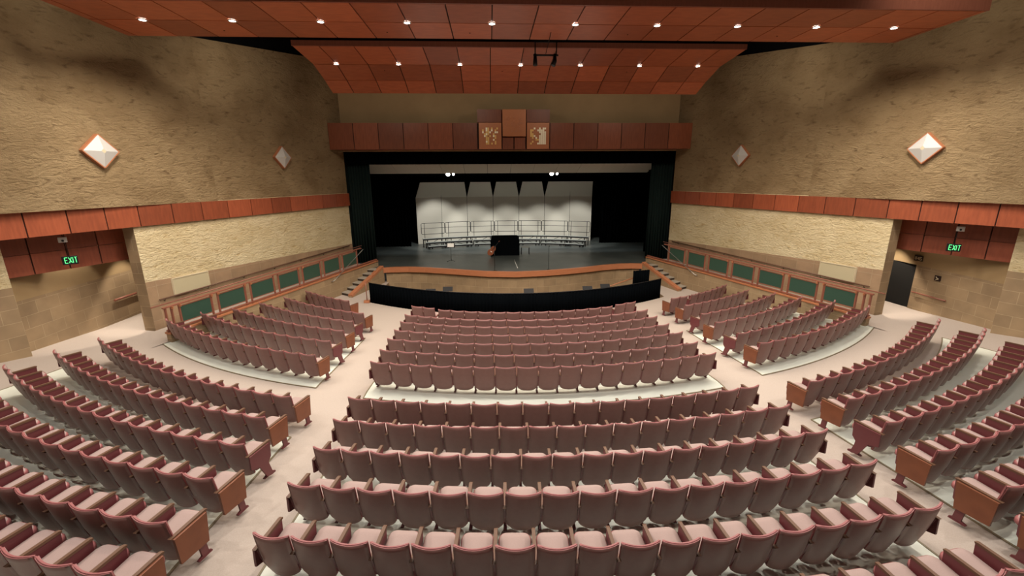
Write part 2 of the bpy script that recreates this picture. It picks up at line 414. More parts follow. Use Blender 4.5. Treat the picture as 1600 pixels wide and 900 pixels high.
# proscenium header: wood panels, boxed centre with gold-leaf reliefs
hd = empty('proscenium_header', (0, 25.2, 1.5)); tag(hd, 'long cherry wood panelled header box above the stage opening', 'header')
HW = 10.07; pw = (HW-2.0)/6
for s in (-1, 1):
    for i in range(6):
        a, b = 2.0+pw*i+.02, 2.0+pw*(i+1)-.02
        mb = MB(); mb.box((min(s*a, s*b), 0, .0), (max(s*a, s*b), .06, 1.38)); mb.build('wood_panel', M['wood_head%d' % ((i*2+(s > 0)) % 3)], hd)
mb = MB(); mb.hexa([(-HW, .05, .01), (HW, .05, .01), (HW-.36, 1.08, .01), (-HW+.36, 1.08, .01), (-HW, .05, 1.37), (HW, .05, 1.37), (HW-.36, 1.08, 1.37), (-HW+.36, 1.08, 1.37)]); mb.build('carcass', M['wood_dark'], hd)
mb = MB(); mb.box((-1.99, .05, 1.371), (1.99, 1.0, 2.05)); mb.build('centre_carcass', M['wood_dark'], hd)
mb = MB(); mb.box((-HW+.01, .03, .015), (HW-.01, .05, 1.365)); mb.build('joint_backing', M['gap'], hd)
for s in (-1, 1):
    a, b = (-2.0, -.66) if s < 0 else (.68, 2.0)
    mb = MB(); mb.box((a+.02, -.10, 1.40), (b-.02, .05, 2.06)); mb.build('centre_panel', M['wood_head0'], hd)
    a, b = (-.64, .0) if s < 0 else (.02, .66)
    mb = MB(); mb.box((a+.02, -.06, 0), (b-.02, .05, .62)); mb.build('centre_panel', M['wood_head%d' % (s > 0)], hd)
for s, cx0, cx1, z0, z1, y in ((-1, -1.92, -.68, 0, 1.38, -.14), (1, .72, 1.96, 0, 1.38, -.14), (0, -.62, .66, .66, 2.05, -.22)):
    mb = MB(); mb.box((cx0, y, z0), (cx1, .05, z1)); p = mb.build('relief_panel', M['copper'], hd, bevel=.012)
    g = MB(); rnd = random.Random(5+s); nx, nz = 9, 9
    gx0, gx1, gz0, gz1 = cx0+.18, cx1-.18, z0+.24, z1-.26
    for i in range(nx):
        for j in range(nz):
            t = rnd.random(); thr = (.12 if i in (2, 3, 7) else .72) if s < 0 else ((.08 if i > 4 else .66) if s > 0 else (.45 if i in (4, 7) else .9))
            if t < thr: continue
            x0 = gx0+(gx1-gx0)*i/nx; z00 = gz0+(gz1-gz0)*j/nz
            g.box((x0, y-.02-.012*rnd.random(), z00), (x0+.9*(gx1-gx0)/nx, y+.002, z00+.97*(gz1-gz0)/nz), 0 if (t > .85 or s > 0 and i > 4) and s != 0 else 1)
    g.box((gx0-.02, y-.004, gz0-.02), (gx1+.02, y+.004, gz1+.02), 2)
    g.build('relief', [M['silver'], M['gold'] if s else M['trimwood'], M['copper']], p)

# ---------------------------------------------------------------- ceiling clouds
def cloud(name, prof, xa, xb, joints, lip, label, holes):
    """prof: list of (y, z) front to back edge; panels in a grid"""
    root = empty(name, (0, prof[0][0], prof[0][1]+.1)); oy, oz = prof[0][0], prof[0][1]+.1
    tag(root, label, 'ceiling panel')
    mb = MB(); g = .034
    cuts = [xa]+[j for j in joints if xa+.1 < j < xb-.1]+[xb]
    for (y0, z0), (y1, z1) in zip(prof, prof[1:]):
        L = math.hypot(y1-y0, z1-z0); dy, dz = (y1-y0)/L*g/2, (z1-z0)/L*g/2
        for a, b in zip(cuts, cuts[1:]):
            P = []
            for t in (0, .05):
                P += [(a+g/2, y0+dy-oy, z0+dz+t-oz), (b-g/2, y0+dy-oy, z0+dz+t-oz), (b-g/2, y1-dy-oy, z1-dz+t-oz), (a+g/2, y1-dy-oy, z1-dz+t-oz)]
            mb.hexa(P)
    mb.build('veneer_panel', M['wood_cloud'], root)
    mb = MB()
    for (y0, z0), (y1, z1) in zip(prof, prof[1:]):
        P = []
        for t in (.03, .16): P += [(xa+.01, y0-oy, z0+t-oz), (xb-.01, y0-oy, z0+t-oz), (xb-.01, y1-oy, z1+t-oz), (xa+.01, y1-oy, z1+t-oz)]
        mb.hexa(P)
    mb.build('backing', M['gap'], root)
    y0, z0 = prof[0]; mb = MB(); mb.box((xa, -.05, -.10), (xb, -.005, lip)); mb.build('fascia', M['railwood'], root)
    mb = MB()
    for x, y, z in holes: mb.disc((x, y-oy, z-.012-oz), .022, .01, 10)
    if holes: mb.build('sprinkler', M['gap'], root)
    return root
clA = [(12.6, 4.3), (13.98, 4.29), (15.38, 4.27)]
JA = [-.02+1.21*i for i in range(-11, 12)]
cloud('ceiling_cloud', clA, -12.4, 12.25, JA, .35, 'nearer and longer cherry wood ceiling cloud holding ten downlights', [(x, 14.8, 4.28) for x in (-9.2, -4.4, -1.9, 3.0, 7.8)])
clB = [(16.6, 4.35), (18.35, 4.19), (19.45, 3.84), (20.3, 3.5)]
JB = [-.10+1.167*i for i in range(-7, 8)]
cloud('ceiling_cloud', clB, -8.0, 7.85, JB, .07, 'farther and shorter curved cherry wood ceiling cloud holding seven downlights', [(x, 18.7, 4.06) for x in (-5.4, -.8, 4.2)])
cloud('ceiling_cloud', [(7.2, 5.0), (8.9, 5.0), (10.4, 4.98)], -13.2, 13.2, [1.21*i for i in range(-11, 12)], .3, 'unseen cherry wood ceiling cloud added over the middle rows to carry lamps', [])  # this cloud and the next are added out of view to hold lamps
cloud('ceiling_cloud', [(1.0, 5.4), (2.8, 5.4), (4.6, 5.38)], -14, 14, [1.21*i for i in range(-11, 12)], .3, 'unseen cherry wood ceiling cloud added over the rearmost rows to carry lamps', [])
def downlight(x, y, z, power, label, group, angle=150, r=.085, tgt=None, color=WARM):
    root = empty('downlight', (x, y, z)); tag(root, label, 'ceiling light', group)
    mb = MB(); n = 20
    k = len(mb.v)
    for rr, zz in ((r+.03, 0), (r+.03, -.018), (r, -.018), (r, 0)):
        for j in range(n): mb.v.append((rr*math.cos(2*math.pi*j/n), rr*math.sin(2*math.pi*j/n), zz))
    for q in range(3):
        for j in range(n): mb.face([k+q*n+j, k+q*n+(j+1) % n, k+(q+1)*n+(j+1) % n, k+(q+1)*n+j], 0, None, True)
    mb.build('trim_ring', M['metal'], root)
    mb = MB(); mb.disc((0, 0, -.012), r, .01); mb.build('lamp', M['lamp'], root)
    lamp('downlight_lamp', (x, y, z-.04), power, .07, angle, .6, color, tgt or (x, y-.001, z-5))
ORD = ['first', 'second', 'third', 'fourth', 'fifth', 'sixth', 'seventh', 'eighth', 'ninth', 'tenth', 'eleventh', 'twelfth', 'thirteenth',
       'fourteenth', 'fifteenth', 'sixteenth', 'seventeenth', 'eighteenth']
for i in range(10):
    downlight(-.02+2.42*(i-4.5), 13.95, 4.285, P_A, 'lit round downlight, %s from the left in the nearer wooden ceiling cloud' % ORD[i], 'downlights in the nearer ceiling cloud')
for i in range(7):
    downlight(-.10+2.334*(i-3), 18.28, 4.19, P_B, 'lit round downlight, %s from the left in the farther wooden ceiling cloud' % ORD[i], 'downlights in the farther ceiling cloud', r=.08)
for i in range(5):  # unseen house lights added to light the seating
    downlight(-10.5+5.25*i, 9.9, 4.975, P_C, 'added unseen downlight, %s from the left in the ceiling over the middle rows' % ORD[i], 'added downlights over the middle rows', color=NEUT)
for i in range(5):  # more added house lights, out of view behind the others
    downlight(-10.5+5.25*i, 4.1, 5.375, P_D, 'added unseen downlight, %s from the left in the ceiling over the rearmost rows' % ORD[i], 'added downlights over the rearmost rows', color=NEUT)
for s in (-1, 1):
    lamp('wall_washer', (s*11.0, 12.3, 4.1), 620, .08, 58, .9, NEUT, (s*13.3, 15.8, -1.8))
    lamp('high_wall_washer', (s*9.5, 10.9, 6.8), 480, .45, 130, .9, WARM, (s*13.8, 12.5, 1.5))
    lamp('front_wall_fill', (s*8.8, 17.2, 5.2), 330, .10, 120, .9, WARM, (s*12.2, 21.0, 1.5))  # added fill with no fixture, lifts the upper front side walls
    for x_ in (2.2, 6.6): lamp('header_fill', (s*x_, 20.7, 4.3), 150, .10, 120, .9, WARM, (s*x_, 26, 2.4))  # added fill hidden by the far cloud, brightens header and wall above
for s in (-1, 1):
    for i, (x, y, pw_, tx) in enumerate(((15.28, 13.3, 1.0, 15.4), (15.33, 14.9, 1.2, 15.5), (14.6, 17.2, 1.8, 14.7))):
        lamp('vestibule_lamp', (s*x, y, -1.62), P_VEST*pw_*(1 if s < 0 else (.15 if i < 2 else 1.6)), .04, 75, .35, WARM, (s*tx, y, -5.3))

# dark pipe frame hanging between the clouds on a cable
rg = empty('hanging_rig', (.58, 15.9, 3.6)); tag(rg, 'small black lamp bar hanging on a cable between the two wooden clouds', 'rigging')
mb = MB(); mb.tube([(-.42, 0, .35), (.42, 0, .35)], .03); mb.tube([(-.36, 0, .35), (-.36, 0, .75)], .02); mb.tube([(.36, 0, .35), (.36, 0, .75)], .02)
mb.tube([(-.40, 0, .75), (.40, 0, .75)], .02); mb.build('crossbar', M['metal_dark'], rg)
for sx_ in (-.36, .3):
    mb = MB(); mb.tube([(sx_, 0, .38), (sx_, -.04, .16), (sx_+(.0 if sx_ < 0 else -.06), -.06, .02)], [.05, .07, .08], 10); mb.build('spotlight', M['metal_dark'], rg)
mb = MB(); mb.tube([(0, -3.1, 3.9), (0, -3.05, 1.1), (0, 0, .4)], .012, 6); mb.build('cable', M['gap'], rg)

# ---------------------------------------------------------------- wall things
def diamond(s, y, half, z, label, d0, d1):
    """white pyramid lamp set on its corner, wood frame"""
    dx, dy = d1[0]-d0[0], d1[1]-d0[1]; L = math.hypot(dx, dy); d = (s*dx/L, dy/L); n = (-s*abs(d[1]), -abs(d[0])) if True else 0
    t = (y-d0[1])/(dy); px = s*(d0[0]+dx*t)
    root = empty('wall_lantern', (px, y, z)); tag(root, label, 'wall light', 'diamond wall lanterns')
    nv = Vector((n[0], n[1], 0)).normalized(); ax = Vector((d[0], d[1], 0)); up = Vector((0, 0, 1))
    h = half
    c4 = [ax*h, up*h, -ax*h, -up*h]
    mb = MB(); k = 0
    for i in range(4):
        a, b = c4[i], c4[(i+1) % 4]
        mb.bar(a+nv*.07, b+nv*.07, .035, .14, 0, up=nv)
    mb.build('frame', M['trimwood'], root)
    mb = MB(); q = .16
    for i in range(4):
        a, b = c4[i]*.96, c4[(i+1) % 4]*.96
        mb.poly([a+nv*.14, b+nv*.14, c4[(i+1) % 4]*q+nv*.25, c4[i]*q+nv*.25])
    mb.poly([c*q+nv*.25 for c in c4])
    mb.build('shade', M['white'], root)
    mb = MB(); mb.poly([c*(q-.03)+nv*.255 for c in c4]); mb.build('cap', M['grille_f'], root)
dB = ((12.40, 18.43), (14.4, 11.9))
diamond(-1, 14.72, .50, .85, 'large diamond shaped white lantern with wood frame on left wall', *dB)
diamond(1, 14.72, .50, .87, 'large diamond shaped white lantern with wood frame on right wall', *dB)
dS = (A0, A1)
diamond(-1, 21.9, .50, .96, 'smaller diamond shaped white lantern on left wall nearer the stage', *dS)
diamond(1, 21.93, .50, .97, 'smaller diamond shaped white lantern on right wall nearer the stage', *dS)

for s, nm in ((-1, 'left'), (1, 'right')):                 # speaker grilles in the dado
    root = empty('wall_grille', (*sx(s, al(10.0)), -3.9)); tag(root, 'flat beige rectangular grille panel in the brown dado of the %s wall' % nm, 'grille')
    a, b = Vector((*sx(s, al(9.3, -.03)), 0))-root.location, Vector((*sx(s, al(10.7, -.03)), 0))-root.location
    mb = MB(); z0, z1 = -4.22+3.9, -3.58+3.9
    a.z = b.z = 0
    mb.bar(a+Vector((0, 0, (z0+z1)/2)), b+Vector((0, 0, (z0+z1)/2)), .03, z1-z0); mb.build('panel', M['grille'], root)
    mb = MB()
    for z in (z0, z1): mb.bar(a+Vector((0, 0, z)), b+Vector((0, 0, z)), .06, .035)
    for p in (a, b): mb.bar(p+Vector((0, 0, z0)), p+Vector((0, 0, z1)), .06, .035)
    mb.build('frame', M['grille_f'], root)
    # wall handrail on the ramp side
    hr = empty('wall_handrail', (*sx(s, al(5.5)), -4.0)); tag(hr, 'slim brown handrail fixed along the %s wall above the ramp' % nm, 'handrail')
    p0 = Vector((*sx(s, al(.4, -.09)), -3.98+.1)); p1 = Vector((*sx(s, al(11.3, -.09)), -4.32+.1))
    mb = MB(); mb.tube([p0-hr.location, p1-hr.location], .028); mb.build('rail', M['arm'], hr)
    for i in range(7):
        t = .9+1.7*i; q = p0.lerp(p1, (t-.4)/10.9)-hr.location; e = Vector((*sx(s, al(t, 0)), 0))-hr.location; e.z = q.z-.08
        mb = MB(); mb.tube([q, (q+e)/2+Vector((0, 0, -.06)), e], .012, 6); mb.build('bracket', M['metal_dark'], hr)

# exit signs with glowing letters, a white box above on the same stem
LET = {'E': [((0, 0), (0, 1)), ((0, 0), (.6, 0)), ((0, .5), (.5, .5)), ((0, 1), (.6, 1))], 'X': [((0, 0), (.6, 1)), ((0, 1), (.6, 0))],
       'I': [((.0, 0), (.0, 1))], 'T': [((.3, 0), (.3, 1)), ((0, 1), (.6, 1))], '4': [((.45, 0), (.45, 1)), ((.45, 1), (0, .35)), ((0, .35), (.6, .35))],
       '6': [((0, 0), (.6, 0)), ((.6, 0), (.6, .5)), ((.6, .5), (0, .5)), ((0, 0), (0, 1)), ((0, 1), (.6, 1))],
       'B': [((0, 0), (0, 1)), ((0, 0), (.5, .05)), ((.5, .05), (.5, .45)), ((0, .5), (.5, .5)), ((.5, .55), (.5, .95)), ((0, 1), (.5, .95))]}
def letters(mb, text, o, ax, h, th, adv=.85, wf=1):
    x = 0; up = Vector((0, 0, 1)); nv = ax.cross(up)
    for ch in text:
        for a, b in LET[ch]:
            mb.bar(o+ax*(x+a[0])*h*wf+up*a[1]*h, o+ax*(x+b[0])*h*wf+up*b[1]*h, th, th*.4, up=nv)
        x += (.32 if ch == 'I' else adv)
for s, nm in ((-1, 'left'), (1, 'right')):
    root = empty('exit_sign', (s*14.40, 13.85, -2.42)); tag(root, 'hanging black exit sign with green letters over the %s side doorway' % nm, 'sign')
    root.rotation_euler = (0, 0, s*-.75)
    mb = MB(); mb.box((-.18, -.03, -.13), (.18, .03, .13)); mb.build('housing', M['metal_dark'], root, bevel=.01)
    mb = MB(); mb.tube([(0, 0, .13), (0, 0, .86)], .012, 6); mb.build('stem', M['metal_dark'], root)
    mb = MB(); letters(mb, 'EXIT', Vector((-.115, -.036, -.08)), Vector((1, 0, 0)), .17, .018, .85, .62); mb.build('lettering', M['green_lit'], root)
    bx = empty('stem_box', (s*14.42, 13.80, -1.78)); tag(bx, 'small white box on the stem above the %s exit sign' % nm, 'fixture'); bx.rotation_euler = (0, 0, s*-.75)
    mb = MB(); mb.box((-.10, -.12, -.07), (.10, -.02, .09)); mb.build('box', M['white'], bx, bevel=.01)
    mb = MB(); mb.tube([(.0, -.12, -.01), (0, -.15, -.02)], .03, 10); mb.build('lens', M['metal_dark'], bx)
# small dark signs on the right vestibule wall
for (y, z, w, h, txt, lab) in ((16.1, -3.22, .34, .22, 'B46', 'small dark sign with white characters beside the dark doorway on the right'), (15.15, -3.82, .22, .2, '', 'small dark square notice on the right vestibule wall')):
    x = 15.4+(y-12.4)*.0662-.03; root = empty('wall_sign', (x, y, z)); tag(root, lab, 'sign')
    mb = MB(); mb.box((-.015, -w/2, -h/2), (.01, w/2, h/2)); mb.build('plate', M['gap'], root)
    mb = MB()
    if txt: letters(mb, txt, Vector((-.02, .12, -.06)), Vector((0, -1, 0)), .11, .018)
    else: mb.bar((-.02, -.05, -.05), (-.02, .05, .05), .02); mb.bar((-.02, -.05, .0), (-.02, .04, -.06), .02)
    mb.build('lettering', M['grille_f'], root)
# short wooden handrails on the vestibule walls
for s, nm, ya, yb, z in ((-1, 'left', 16.4, 17.9, -4.42), (1, 'right', 14.6, 16.0, -4.55)):
    hr = empty('vestibule_handrail', (s*15.5, (ya+yb)/2, z)); tag(hr, 'short wooden handrail on the %s vestibule wall' % nm, 'handrail')
    x = lambda y: s*(15.4+(y-12.4)*.0662-.09)-s*15.5
    mb = MB(); ym = (ya+yb)/2; mb.tube([(x(ya), ya-ym, 0), (x(yb), yb-ym, -.02)], .045 if s < 0 else .03); mb.build('rail', M['railwood'], hr)
    mb = MB(); mb.tube([(x(ya), ya-ym+.1, 0), (x(ya)+s*.09, ya-ym+.1, -.06)], .015, 6); mb.build('bracket', M['metal_dark'], hr)

# ---------------------------------------------------------------- side ramps with low wall and panelled railing
R0 = (8.57, 24.16)
def rl(t, off=0): return (R0[0]+.3355*t+.942*off, R0[1]-.942*t+.3355*off)
for s, nm in ((-1, 'left'), (1, 'right')):
    mb = MB()
    P = [(*sx(s, rl(-1.6, .1)), -5.06), (*sx(s, rl(11.2, .1)), -5.30), (*sx(s, al(TE+.2, -.02)), -5.30), (*sx(s, al(-.1, -.02)), -5.06)]
    mb.poly(P); struct(mb.build('floor_ramp_'+nm, M['carpet']))
    mb = MB()                                            # low tile wall
    a, b = rl(-1.5), rl(10.6)
    wq(mb, sx(s, a), sx(s, b), -6.1, -4.84, 0, None, -5.04); wq(mb, sx(s, rl(-1.5, .2)), sx(s, rl(10.6, .2)), -6.1, -4.84, 0, None, -5.04)
    wq(mb, sx(s, b), sx(s, rl(10.6, .2)), -6.1, -5.04)
    struct(mb.build('wall_ramp_'+nm, M['tile']))
    root = empty('ramp_railing', (*sx(s, rl(5)), -5.0)); O = root.location
    tag(root, 'reddish wood railing with green infill panels along the %s ramp' % nm, 'railing')
    def zt(t): return -3.80-.0317*t
    def zb(t): return -4.80-.0195*t
    def pt(t, z, off=.1): return Vector((*sx(s, rl(t, off)), z))-O
    mb = MB(); mb.bar(pt(-1.5, zb(-1.5)), pt(10.62, zb(10.62)), .26, .06); mb.build('base_cap', M['trimwood'], root)
    mb = MB(); mb.bar(pt(-1.5, zb(-1.5)+.09), pt(10.62, zb(10.62)+.09), .08, .05); mb.build('lower_rail', M['railwood'], root)
    mb = MB(); mb.bar(pt(-.1, zt(-.1)), pt(10.62, zt(10.62)), .09, .05); mb.build('top_rail', M['railwood'], root)
    mb = MB(); mb.tube([pt(-.35, zt(-.35)+.09, .22), pt(10.9, zt(10.9)+.09, .22)], .022); mb.build('handrail', M['railwood'], root)
    step = (10.03-.41)/6.75
    for i in range(7):
        t0 = .38+(9.62-1.04)/6*i; t1 = t0+1.12
        mb = MB(); za, zc = .09, .22
        mb.hexa([pt(t0, zb(t0)+zc, .09), pt(t1, zb(t1)+zc, .09), pt(t1, zb(t1)+zc, .11), pt(t0, zb(t0)+zc, .11),
                 pt(t0, zt(t0)-za, .09), pt(t1, zt(t1)-za, .09), pt(t1, zt(t1)-za, .11), pt(t0, zt(t0)-za, .11)])
        p = mb.build('infill_panel', M['green'], root)
        mb = MB()
        mb.bar(pt(t0, zb(t0)+zc), pt(t1, zb(t1)+zc), .04, .03); mb.bar(pt(t0, zt(t0)-za), pt(t1, zt(t1)-za), .04, .03)
        for t in (t0, t1): mb.bar(pt(t, zb(t)+zc), pt(t, zt(t)-za), .035, .035)
        mb.build('panel_frame', M['railwood'], p)
    for i in range(9):
        tt = [.30]+[.41+1.43*i+1.06+.04 for i in range(7)]+[10.55]
        for dt in ((0, .26) if 0 < i < 8 else (0,)):
            t = tt[i]+dt
            mb = MB(); mb.bar(pt(t, zb(t)+.03), pt(t, zt(t)), .055, .055); p = mb.build('post', M['railwood'], root)
            if i in (3, 5, 6, 7):
                mb = MB(); q = pt(t, zt(t)-.05, .05); mb.bar(q-Vector((0, 0, .045)), q+Vector((0, 0, .045)), .08, .03); mb.build('square_cap', M['trimwood'], p)
    # metal stair rail fixed to the low wall
    hr = empty('stair_handrail', (*sx(s, rl(.5)), -5.0)); O = hr.location; tag(hr, 'sloping brushed metal handrail beside the %s stage steps' % nm, 'handrail')
    mb = MB(); mb.tube([pt(-.15, -3.86, -.02), pt(2.55, -5.02, -.12), pt(2.66, -5.06, -.06), pt(2.6, -5.08, .02)], .022 if s < 0 else .022); mb.build('rail', M['metal'] if s < 0 else M['metal'], hr)
    mb = MB(); mb.tube([pt(2.2, -4.92, -.11), pt(2.2, -4.98, .0)], .014, 6); mb.build('bracket', M['metal_dark'], hr)
    # stage steps between low wall and sloped cheek
    st = empty('stage_steps', (s*8.7, 23.3, -5.95)); O = st.location; tag(st, 'six carpeted steps with dark risers up to the %s side of the stage' % nm, 'steps')
    c0, c1 = Vector((8.60, 21.9, 0)), Vector((7.80, 24.85, 0)); w0, w1 = Vector((*rl(1.95), 0)), Vector((*rl(-.85), 0))
    n = 6; T = MB(); K = MB()
    for i in range(n):
        f0, f1 = i/n, 1.0; z1 = -5.95+(i+1)*.148
        a, b, c_, d = c0.lerp(c1, f0), w0.lerp(w1, f0), w0.lerp(w1, (i+1.25)/n if i < n-1 else 1), c0.lerp(c1, (i+1.25)/n if i < n-1 else 1)
        def g(v, z): return Vector((s*v.x, v.y, z))-O
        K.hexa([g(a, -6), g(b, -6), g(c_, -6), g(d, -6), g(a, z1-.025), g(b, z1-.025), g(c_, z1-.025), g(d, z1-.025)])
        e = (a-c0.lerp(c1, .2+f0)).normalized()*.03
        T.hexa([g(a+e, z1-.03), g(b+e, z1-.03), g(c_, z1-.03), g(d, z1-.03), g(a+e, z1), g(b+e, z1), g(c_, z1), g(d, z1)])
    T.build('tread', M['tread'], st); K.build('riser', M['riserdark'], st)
    # cheek wall with sloping orange cap
    mb = MB(); a, b = Vector((8.62, 21.75, 0)), Vector((7.72, 24.95, 0)); nrm = Vector((-(b-a).y, (b-a).x, 0)).normalized()*.1
    def g2(v, z): return Vector((s*v.x, v.y, z))
    wq(mb, (s*(a.x-.11), a.y), (s*(b.x-.11), b.y), -7.1, -5.86, 0, None, -5.0)
    mb.hexa([g2(a-nrm, -7.1), g2(b-nrm, -7.1), g2(b+nrm, -7.1), g2(a+nrm, -7.1), g2(a-nrm, -5.88), g2(b-nrm, -5.02), g2(b+nrm, -5.02), g2(a+nrm, -5.88)])
    struct(mb.build('wall_steps_'+nm, M['tile']))
    mb = MB(); mb.bar(g2(a, -5.86), g2(b, -5.0), .24, .12); struct(mb.build('trim_%d' % k, M['trimwood'])); k += 1

# ---------------------------------------------------------------- stage
mb = MB(); ZS = -5.08
mb.poly([(x, y, ZS) for x, y in LIP]+[(8.9, 25.1, ZS), (16, 26.4, ZS), (16, 38, ZS), (-16, 38, ZS), (-16, 26.4, ZS), (-8.9, 25.1, ZS)])
struct(mb.build('floor_stage', M['stage']))
mb = MB(); u = 0
for p, q in zip(LIP, LIP[1:]): u = wq(mb, (p[0]*.985, p[1]+.1), (q[0]*.985, q[1]+.1), -7.1, -5.2, 0, u0=u)
struct(mb.build('wall_stage_front', M['tile']))
mb = MB()                                                  # curved orange wood nosing
for p, q in zip(LIP, LIP[1:]): mb.hexa([(p[0], p[1]-.06, ZS-.27), (q[0], q[1]-.06, ZS-.27), (q[0], q[1]+.12, ZS-.27), (p[0], p[1]+.12, ZS-.27),
                                        (p[0], p[1]-.06, ZS+.03), (q[0], q[1]-.06, ZS+.03), (q[0], q[1]+.12, ZS+.03), (p[0], p[1]+.12, ZS+.03)])
struct(mb.build('trim_%d' % k, M['trimwood'])); k += 1
# floor landing between lip and ramp
for s, nm in ((-1, 'left'), (1, 'right')):
    mb = MB(); mb.poly([(s*7.6, 24.85, ZS+.004), (s*8.45, 24.9, ZS+.004), (s*9.75, 26.3, ZS+.004), (s*7.7, 26.2, ZS+.004)]); struct(mb.build('floor_landing_'+nm, M['stage']))
mb = MB()                                                  # black stage house
wq(mb, (-16, 37.5), (16, 37.5), ZS, 3); wq(mb, (-16, 26.6), (-16, 37.5), ZS, 3); wq(mb, (16, 26.6), (16, 37.5), ZS, 3)
wq(mb, (-16, 27.0), (-9.7, 26.6), ZS, 3); wq(mb, (16, 27.0), (9.7, 26.6), ZS, 3)
mb.poly([(-16, 26.4, 2.6), (16, 26.4, 2.6), (16, 37.5, 2.6), (-16, 37.5, 2.6)])
struct(mb.build('wall_stage_house', M['black']))

def drape(name, x0, x1, y, z0, z1, m, label, folds, amp, group=None, yf=None, par=None):
    root = empty(name, ((x0+x1)/2, y, z0)); n = int(folds*8); mb = MB()
    for i in range(n+1):
        u_ = i/n; x = x0+(x1-x0)*u_; yy = (yf(x) if yf else y)+amp*math.sin(2*math.pi*folds*u_)+amp*.4*math.sin(5.3*folds*u_)
        for j, z in enumerate((z0, z1)): mb.v.append((x-root.location.x, yy-y+(amp*.2*math.sin(9*u_) if j else 0), z-z0))
    for i in range(n): mb.face([2*i, 2*i+2, 2*i+3, 2*i+1], 0, None, True)
    tag(root, label, 'curtain', group)
    o = mb.build('cloth', m, root); so = o.modifiers.new('solid', 'SOLIDIFY'); so.thickness = .02; return root
drape('stage_valance', -9.92, 9.92, 26.45, .74, 1.62, M['velour'], 'black valance hanging across the top of the stage opening', 60, .04)
drape('proscenium_curtain', -9.9, -8.38, 26.62, ZS, 1.6, M['velour_g'], 'dark green-black curtain leg at the left edge of the stage opening', 9, .06, 'curtain legs at the stage opening')
drape('proscenium_curtain', 8.40, 9.9, 26.62, ZS, 1.6, M['velour_g'], 'dark green-black curtain leg at the right edge of the stage opening', 9, .06, 'curtain legs at the stage opening')
drape('side_drape', -12.5, -7.4, 33.0, ZS, 2.5, M['velour'], 'black side drape on stage left of the white shell wall', 22, .07, 'black drapes beside the white shell')
drape('side_drape', 7.2, 12.5, 33.6, ZS, 2.5, M['velour'], 'black side drape on stage right of the white shell wall', 22, .07, 'black drapes beside the white shell')
drape('side_drape', -13.0, -9.2, 29.2, ZS, 2.5, M['velour'], 'black wing drape in front, behind the left curtain leg', 16, .07, 'black wing drapes')
drape('side_drape', 9.2, 13.0, 29.2, ZS, 2.5, M['velour'], 'black wing drape in front, behind the right curtain leg', 16, .07, 'black wing drapes')
drape('stage_border', -12, 12, 33.2, .02, 2.5, M['velour'], 'black border drape hanging above the white shell wall', 40, .05)
drape('stage_backdrop', -12, 12, 36.8, ZS, 2.5, M['velour'], 'black backdrop drape behind the white shell wall', 50, .08)

# shell ceiling strip behind the valance
sc = empty('shell_ceiling', (0, 27.7, .9)); tag(sc, 'pale grey tilted ceiling panels visible just under the stage valance', 'acoustic panel')
mb = MB(); xj = [-9.3, -7.4, -5.95, -4.45, -3.0, -1.5, 0, 1.5, 3.0, 4.45, 5.95, 7.4, 9.3]
for a, b in zip(xj, xj[1:]):
    mb.hexa([(a+.01, 0, -.02), (b-.01, 0, -.02), (b-.01, 2.1, -.65), (a+.01, 2.1, -.65), (a+.01, 0, .03), (b-.01, 0, .03), (b-.01, 2.1, -.6), (a+.01, 2.1, -.6)])
mb.build('panel', M['soffit'], sc)
mb = MB(); mb.hexa([(-9.3, 0, .035), (9.3, 0, .035), (9.3, 2.1, -.595), (-9.3, 2.1, -.595), (-9.3, 0, .07), (9.3, 0, .07), (9.3, 2.1, -.56), (-9.3, 2.1, -.56)]); mb.build('backing', M['gap'], sc)  # plate added to stop lamp light leaking through the panel joints

# acoustic shell wall of seven towers
SX = [-7.25, -5.23, -3.19, -1.12, .94, 2.98, 5.02, 6.80]; SY = [34.15, 34.8, 35.2, 35.4, 35.4, 35.3, 35.1, 34.8]
SP = [(x*y/35, y) for x, y in zip(SX, SY)]
for i in range(7):
    p, q = Vector((*SP[i], 0)), Vector((*SP[i+1], 0)); c = (p+q)/2; d = (q-p).normalized(); nb = Vector((-d.y, d.x, 0))
    root = empty('shell_tower', (c.x, c.y, ZS)); tag(root, 'tall white acoustic shell panel on stage, %s from the left' % ORD[i], 'acoustic panel', 'white acoustic shell panels')
    a, b = p-c, q-c; e = d*.012; up = Vector((0, 0, 1)); hf = -1.52-ZS; ht = -.36-ZS
    mb = MB(); mb.hexa([a+e, b-e, b-e+nb*.06, a+e+nb*.06, a+e+up*hf, b-e+up*hf, b-e+nb*.06+up*hf, a+e+nb*.06+up*hf]); mb.build('wall_panel', M['shell'], root)
    il = .26 if i in (0, 2, 3, 4, 5) else 0; ir = .26 if i in (1, 2, 3, 4) else (.0 if i in (0, 5) else .02)
    f = -nb*.75
    mb = MB(); mb.hexa([a+e+up*hf, b-e+up*hf, b-e+nb*.05+up*hf, a+e+nb*.05+up*hf, a+e+d*il+f+up*ht, b-e-d*ir+f+up*ht, b-e-d*ir+f+nb*.05+up*ht, a+e+d*il+f+nb*.05+up*ht])
    mb.build('canopy_panel', M['shell'], root)

